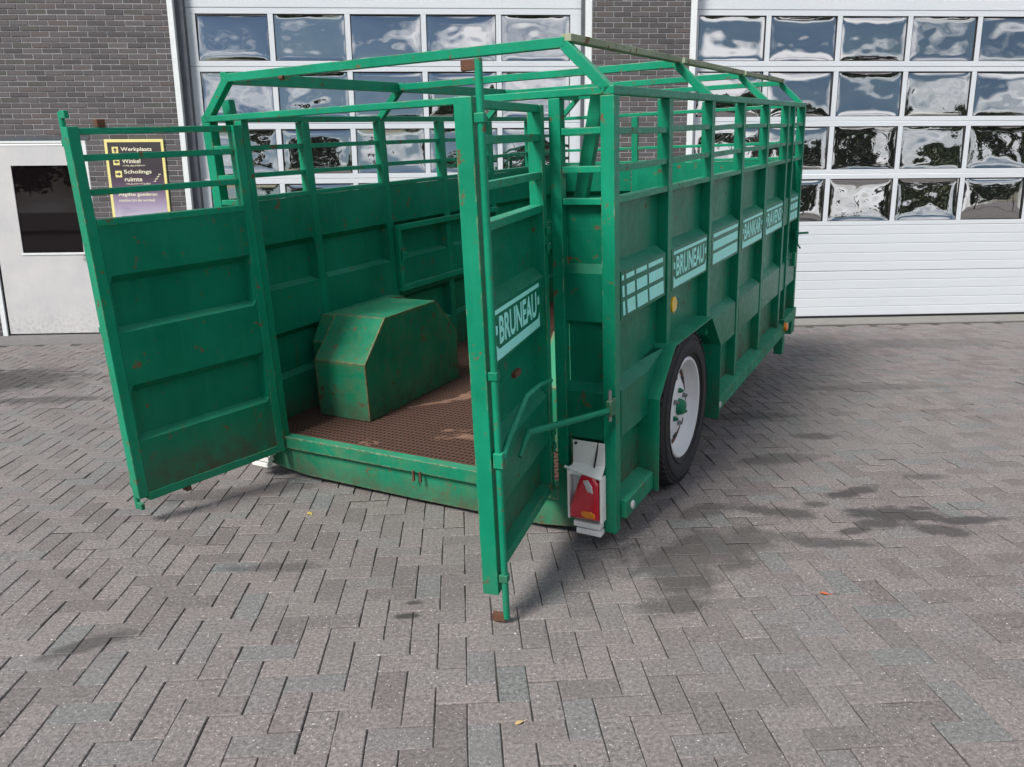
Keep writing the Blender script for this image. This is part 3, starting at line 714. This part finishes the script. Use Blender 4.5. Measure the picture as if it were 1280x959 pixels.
# --- rear corner panels
for (b0, b1, sgn, F) in ((.062, .244, 1, F_rear), (W-.244, W-.062, -1, F_rear)):
    ip = (.246, .300) if sgn > 0 else (W-.300, W-.246)
    MB(F).box(ip[0], ip[1], -.05, 0, .10, 1.986, .003).build('door_post', m_green_rail, tr)
    for z in (1.863, 1.706, 1.572): MB(F).box(b0, b1, -.042, -.003, z-.028, z, .003).build('corner_rail', m_green_rail, tr)
    sheet(F, b0, b1, .05, 'corner_panel', back=-.046, front=-.014)
    # leaning guide bar behind the corner panel
    if sgn > 0: T().beam((.20, .315, 1.20), (.20, .150, 2.00), .060, .045, (1, 0, 0), .003).build('guide_bar', m_green, tr)
    else: T().beam((.12, 2.225, 1.20), (.12, 2.318, 2.10), .060, .045, (1, 0, 0), .003).build('guide_bar', m_green, tr)
# --- rear lamps
for sgn in (1, -1):
    def B_(b): return b if sgn > 0 else W-b
    def tb(b0, b1, a0, a1, c0, c1, bev=.003): return (a0, a1, min(B_(b0), B_(b1)), max(B_(b0), B_(b1)), c0, c1, bev)
    mb = T(); mb.box(*tb(.052, .214, -.010, -.004, .345, .458, .001)); mb.hull8([(a, B_(b), c) for b in (.052, .214) for (a, c) in ((-.012, .345), (-.004, .345), (-.056, .300), (-.048, .296))]); 
    o = mb.build('lamp_bracket', m_dirtywhite, tr)
    mb = T(); mb.box(*tb(.214, .226, -.06, -.006, .070, .330)); mb.box(*tb(.048, .060, -.06, -.006, .070, .300)); mb.build('lamp_guard', m_dirtywhite, o)
    mb = T(); mb.box(*tb(.060, .200, -.052, -.006, .030, .058)); mb.box(*tb(.058, .186, -.052, -.006, -.006, .022)); mb.build('lamp_step', m_dirtywhite, o)
    mb = T(); mb.tube([(-.062, B_(.235), .338), (-.062, B_(.05), .300)], .007, 8); mb.build('guard_rod', m_dirtywhite, o)
    T().box(*tb(.064, .212, -.022, -.008, .072, .300, .002)).build('lamp_back', m_white, o)
    # lens: truncated triangle
    def lens_part(name, mt, poly, a0, a1, inset=.010):
        mb = T(); cb = sum(p[0] for p in poly)/len(poly); cc = sum(p[1] for p in poly)/len(poly)
        rings = [[mb.P((a0 + (a1-a0)*h, B_(b + (cb-b)*f), c + (cc-c)*f)) for b, c in poly] for h, f in ((0, 0), (.55, .02), (.85, .10), (1.0, .30), (1.06, .60))]
        mb.bm.faces.new(rings[0]); mb.bm.faces.new(rings[-1])
        for A, B in zip(rings, rings[1:]):
            for i in range(len(poly)): mb.bm.faces.new((A[i], A[(i+1) % len(poly)], B[(i+1) % len(poly)], B[i]))
        return mb.build(name, mt, o)
    lens_part('lamp_housing', m_black, [(.062, .074), (.212, .080), (.214, .128), (.168, .262), (.150, .304), (.066, .306)], -.023, -.046)
    lens_part('red_lens', m_red, [(.062, .080), (.212, .076), (.213, .132), (.170, .262), (.150, .308), (.086, .308), (.063, .27)], -.046, -.072)
    lens_part('amber_lens', m_amber, [(.078, .096), (.120, .092), (.148, .100), (.154, .114), (.140, .128), (.100, .132), (.078, .120)], -.064, -.077)
    lens_part('clear_lens', m_clear, [(.084, .222), (.118, .226), (.140, .286), (.112, .292), (.090, .262)], -.060, -.075)
    T().tube([(-.012, B_(.105), .30), (-.020, B_(.100), .345), (-.014, B_(.092), .40), (-.006, B_(.085), .462)], .0045, 6).build('lamp_cable', m_black, o)
    for b, c in ((.196, .445), (.196, .318)): T().lathe([(.0, .007), (.006, .007), (.006, 0)], (-.011, B_(b), c), (-1, 0, 0), 8).build('bolt', m_black, o)
# --- wheels
WA, WC, TRD, RRD = 1.065, .303, .452, .285
for sgn in (1, -1):
    b0 = -.022 if sgn > 0 else W+.022; ax = (0, 1, 0) if sgn > 0 else (0, -1, 0)     # axis towards the trailer's middle in (a,b,c)
    ctr = Vector(L((WA, b0, WC))); axl = Vector(L(ax))
    hub_w = Mt @ ctr; 
    tp = [(.040, RRD-.004), (.018, RRD+.012), (.004, RRD+.055), (.0, RRD+.095), (.008, TRD-.040), (.024, TRD-.012), (.045, TRD-.003), (.12, TRD), (.195, TRD-.003), (.216, TRD-.012), (.232, TRD-.040), (.24, RRD+.095), (.236, RRD+.055), (.222, RRD+.012), (.20, RRD-.004)]
    wh = MB().lathe(tp, ctr, axl, 72).build('wheel', m_rubber, tr, True)
    mb = MB()
    for k in range(56):
        th = k*math.tau/56; e1 = axl.orthogonal().normalized(); e2 = axl.cross(e1)
        for (x0, x1, sk) in ((.012, .085, .25), (.155, .228, -.25), (.10, .14, 0)):
            pts = []
            for r_ in (TRD-.020, TRD+.007):
                for (x, dth) in ((x0, 0), (x1, sk*.25)):
                    for e in (-.026, .026):
                        an = th + dth + e*(1.0 if x0 != .10 else .8); d = e1*math.cos(an)+e2*math.sin(an)
                        rr = r_ - (.016 if x in (.012, .228) and r_ > TRD else 0)
                        pts.append(ctr + axl*x + d*rr)
            mb.hull8(pts)
    mb.build('tread', m_rubber, wh)
    rp = [(.022, RRD+.012), (.014, RRD+.004), (.016, RRD-.008), (.05, RRD-.016), (.085, RRD-.03), (.098, .238), (.092, .208), (.068, .16), (.055, .13), (.055, .0)]
    MB().lathe(rp, ctr, axl, 64).build('rim', m_white, wh, True)
    MB().lathe([(.0905, .210), (.0945, .230), (.090, .242)], ctr, axl, 48).build('rust_ring', m_rust, wh, True)
    MB().lathe([(.054, .050), (.034, .045), (.022, .040), (.016, .032), (.016, 0)], ctr, axl, 24).build('hub', m_green, wh, True)
    for k in range(6):
        d = e1*math.cos(k*math.tau/6+.3)+e2*math.sin(k*math.tau/6+.3)
        MB().lathe([(.0545, .016), (.040, .016), (.038, .010), (.028, .009), (.028, 0)], ctr + d*.098, axl, 6).build('wheel_nut', m_steel if k % 2 else m_green, wh)
    for k in range(8):
        d = e1*math.cos(k*math.tau/8)+e2*math.sin(k*math.tau/8)
        MB().lathe([(.066, 0), (.066, .017), (.086, .021)], ctr + d*.176, axl, 14).build('hand_hole', m_black, wh)
    d = e1*math.cos(.9)+e2*math.sin(.9); MB().tube([ctr + d*.235 + axl*.13, ctr + d*.228 + axl*.085], .005, 8).build('valve', m_black, wh)
    for r_, x_ in ((.325, .0035), (.400, .003)): MB().lathe([(x_+.004, r_-.006), (x_-.004, r_), (x_+.004, r_+.006)], ctr, axl, 64).build('sidewall_ring', m_rubber, wh, True)
for b0, b1 in ((.17, .60), (W-.60, W-.17)): T().tube([(WA, b0, WC), (WA, b1, WC)], .045, 12).build('stub_axle', m_black, tr)

# --- rear doors
def door(sgn):
    if sgn > 0: h, d, o_ = Vector((-.015, .312)), Vector((-.982, -.190)), Vector((.190, -.982))
    else: h, d, o_ = Vector((-.004, 2.155)), Vector((-.982, .190)), Vector((.190, .982))
    def F(p): s, n, c = p; q = h + d*s + o_*n; return L((q.x, q.y, c))
    zb = .190 if sgn > 0 else .115; zf = .130 if sgn > 0 else .140; dw = .885
    mb = MB(F); mb.box(0, .052, -.062, 0, zb, 1.962, .003); mb.box(dw-.052, dw, -.062, 0.002, zf, 1.968, .003); mb.box(.053, dw-.053, -.064, -.004, zb+.001, zb+.046, .003)
    dr = mb.build('rear_door', m_green_rail, tr); dr['label'] = 'open rear door with lettering sticker on its outer face' if sgn > 0 else 'open rear door showing its plain inner face'
    for z in (1.962, 1.845, 1.690): MB(F).box(.053, dw-.053, -.042, -.006, z-.030, z, .003).build('door_rail', m_green_rail, dr)
    MB(F).box(.053, dw-.053, -.064, -.004, 1.520, 1.552, .003).build('door_rail', m_green_rail, dr)
    sh = sheet(F, .052, dw-.052, zb+.04, 'door_panel', dr, zt=1.53, prof=[(1.53, 0)] + PROF[1:])
    # locking rod
    rs = dw-.022; rn = .024
    mb = MB(F); mb.tube([(rs, rn, .02 if sgn > 0 else .06), (rs, rn, 2.082 if sgn > 0 else 2.035)], .0135, 12); rod = mb.build('lock_rod', m_green_rail, dr, True)
    for z in ((.20, 1.02, 1.90)): MB(F).box(rs-.016, rs+.016, .003, rn+.016, z-.016, z+.016, .003).build('rod_guide', m_green, dr)
    mt = m_rust if sgn > 0 else m_green
    for z in ((2.045, .005) if sgn > 0 else (2.005, .065)): MB(F).box(rs-.010, rs+.010, rn-.058, rn-.004, z, z+.034, .002).build('rod_hook', mt, dr)
    if sgn > 0:
        # lever handle
        mb = MB(F); mb.tube([(rs, rn+.014, .70), (rs-.08, rn+.02, .76), (.60, rn+.035, .86), (.45, rn+.045, .86), (.28, rn+.05, .83)], [.012, .012, .011, .010, .009], 10); mb.build('lever_handle', m_green_rail, dr, True)
        mb = MB(F); mb.box(rs-.036, rs+.020, rn-.016, rn+.022, .665, .725, .004); mb.build('handle_socket', m_green_rail, dr)
        MB(F).box(.53, .60, .0, .02, .93, .955, .002).build('catch', m_rust, dr)
        text = None
        def f_door(u, v): return F((-u, -.0025, v))
        panel_sticker(sh, f_door, -.752, -.160, 'BRUNEAU')
        # stay bar to the corner post
        q1 = Vector(F((.50, .030, .668))); q2 = Vector(L((-.045, .010, .640)))
        mb = MB(); mb.tube([Vector(F((.60, .022, .60))), Vector(F((.54, .028, .65))), q1, q1.lerp(q2, .1), q2], [.009, .012, .0155, .0155, .014], 12); mb.build('stay_bar', m_green_rail, tr, True)
        T().box(-.062, -.001, -.002, .020, .615, .690, .003).build('stay_bracket', m_sill, tr)
        T().tube([(-.045, .010, .59), (-.045, .010, .735)], .009, 8).build('stay_pin', m_steel, tr)
    else:
        MB(F).box(.70, .74, -.044, -.010, 1.963, 2.0, .003).build('rust_lug', m_rust, dr)
        for s, z in ((.30, .21), (.14, .255)): MB(F).lathe([(0, .009), (.004, .008), (.004, 0)], (s, -.0495, z), (0, -1, 0), 10).build('bolt', m_steel, dr)
        MB(F).box(.60, .63, -.055, -.005, .085, .114, .002).build('stop_block', m_rust, dr)
    for z in (1.40, .45):
        mb = MB(F); mb.tube([(-.012, -.010, z-.07), (-.012, -.010, z+.07)], .014, 10); mb.box(-.01, .04, .003, .012, z-.05, z-.02, .002); mb.box(-.01, .04, .003, .012, z+.02, z+.05, .002)
        mb.build('hinge', m_green_rail, dr)
    return dr
door(1); door(-1)
# --- interior gate folded against the left wall
def F_in(p): s, n, c = p; return (-(W-.055-n), s, c)
gt = MB(F_in); gt.box(1.56, 3.05, .006, .046, 1.222, 1.262, .003); gt.box(1.56, 3.05, .006, .046, .770, .812, .003); gt.box(1.56, 1.60, .006, .044, .813, 1.221, .003); gt.box(3.01, 3.05, .006, .044, .813, 1.221, .003)
gt = gt.build('inner_gate', m_green_rail, tr)
MB(F_in).tube([(1.585, .055, 1.00), (1.585, .055, 1.08), (1.585, .075, 1.09)], .007, 8).build('gate_latch', m_green_rail, gt)
MB(F_in).box(1.585, 1.635, .046, .060, 1.02, 1.06, .002).build('latch_plate', m_green_rail, gt)

# ================================================================== small loose things
def leaf_obj(x, y, s, mat, label, rot):
    pts = [(0, -.5), (.22, -.25), (.30, .05), (.16, .35), (0, .55), (-.17, .33), (-.28, .02), (-.2, -.28)]
    mb = MB(); c = mb.P((0, 0, .0045)); vs = [mb.P((u*s, v*s, .002 + .006*abs(u) + .004*random.random())) for u, v in pts]
    for i in range(len(vs)): mb.bm.faces.new((c, vs[i], vs[(i+1) % len(vs)]))
    mb.tube([(0, -.5*s, .003), (.03*s, -.85*s, .005)], .0012, 5)
    o = mb.build('fallen_leaf', mat); o.location = (x, y, .001); o.rotation_euler = (0, 0, rot); tag(o, label, 'leaf', 'fallen leaves on the paving')
leaf_obj(-.843, 4.081, .045, m_leafy, 'small yellow fallen leaf on the paving below the trailer sill', .6)
leaf_obj(.152, 2.239, .030, m_leaft, 'small tan fallen leaf on the paving nearest the camera', 2.0)
leaf_obj(1.499, 2.99, .038, m_leafo, 'small orange fallen leaf on the paving below the oil and shadow patches', 1.2)

# ================================================================== trees across the yard (mirrored in the panes)
t = NT('tree_foliage'); rf = rnd_fac(t); t.col(t.ramp(rf, (0, (.030, .050, .016)), (.5, (.055, .085, .026)), (1, (.095, .125, .04)))); t.rough(.6); m_fol = t.m
m_bark = simple('tree_bark', (.09, .07, .055), .9, var=.3)
def tree(x, y, h, rad, label, seed):
    rnd = random.Random(seed)
    root = empty('broadleaf_tree', (x, y, 0), label, 'tree', 'trees across the yard behind the camera')
    mb = MB(); mb.tube([(0, 0, -.1), (.05, 0, h*.25), (.1, .08, h*.55), (0, .1, h*.85)], [.22, .17, .11, .03], 8)
    limbs = []
    for k in range(9):
        an = k*2.4; z0 = h*(.28+.05*k); e = Vector((math.cos(an)*rad*.7, math.sin(an)*rad*.7, z0 + h*.16)); limbs.append(e)
        mb.tube([(.05, .04, z0), tuple(Vector((.05, .04, z0)).lerp(e, .5) + Vector((0, 0, .2))), tuple(e)], [.08, .05, .015], 6)
    mb.build('trunk', m_bark, root, True)
    vs, fs = [], []
    clumps = [e + Vector((rnd.gauss(0, .4), rnd.gauss(0, .4), rnd.gauss(0, .3))) for e in limbs]
    for k in range(34):
        an = rnd.random()*math.tau; v = rnd.random()**.6; zz = rnd.uniform(-1, 1)
        clumps.append(Vector((math.cos(an)*rad*v*math.sqrt(1-zz*zz*.8), math.sin(an)*rad*v*math.sqrt(1-zz*zz*.8), h*.62 + zz*h*.34)))
    for c in clumps:
        cr_ = rnd.uniform(.5, 1.05)
        for k in range(80):
            p = c + Vector((rnd.gauss(0, .5), rnd.gauss(0, .5), rnd.gauss(0, .38)))*cr_
            a = Vector((rnd.gauss(0, 1), rnd.gauss(0, 1), rnd.gauss(0, 1))).normalized(); b = a.orthogonal().normalized(); s = rnd.uniform(.18, .34); b0 = len(vs)
            vs += [tuple(p-a*s), tuple(p+b*s*.5), tuple(p+a*s), tuple(p-b*s*.5)]; fs.append((b0, b0+1, b0+2, b0+3))
    me = bpy.data.meshes.new('crown'); me.from_pydata(vs, [], fs); me.update(); me.materials.append(m_fol)
    o = bpy.data.objects.new('crown', me); C.objects.link(o); o.parent = root
for i, (x, y, h, r_) in enumerate([(-38, -30, 7, 3.2), (-29, -33, 8.5, 3.6), (-20, -29, 6.5, 3.0), (-11, -34, 8, 3.6), (-2, -30, 6, 3.0), (6, -32, 8.5, 3.8), (15, -29, 6.5, 3.4), (24, -33, 8.5, 3.8), (33, -30, 7, 3.4), (43, -33, 8, 3.8)]):
    tree(x, y, h, r_, 'broadleaf tree %s across the yard, seen only mirrored in the door panes' % ('farthest left', 'second from the left', 'third from the left', 'fourth from the left', 'fifth from the left', 'sixth from the left', 'seventh from the left', 'eighth from the left', 'ninth from the left', 'farthest right')[i], i)
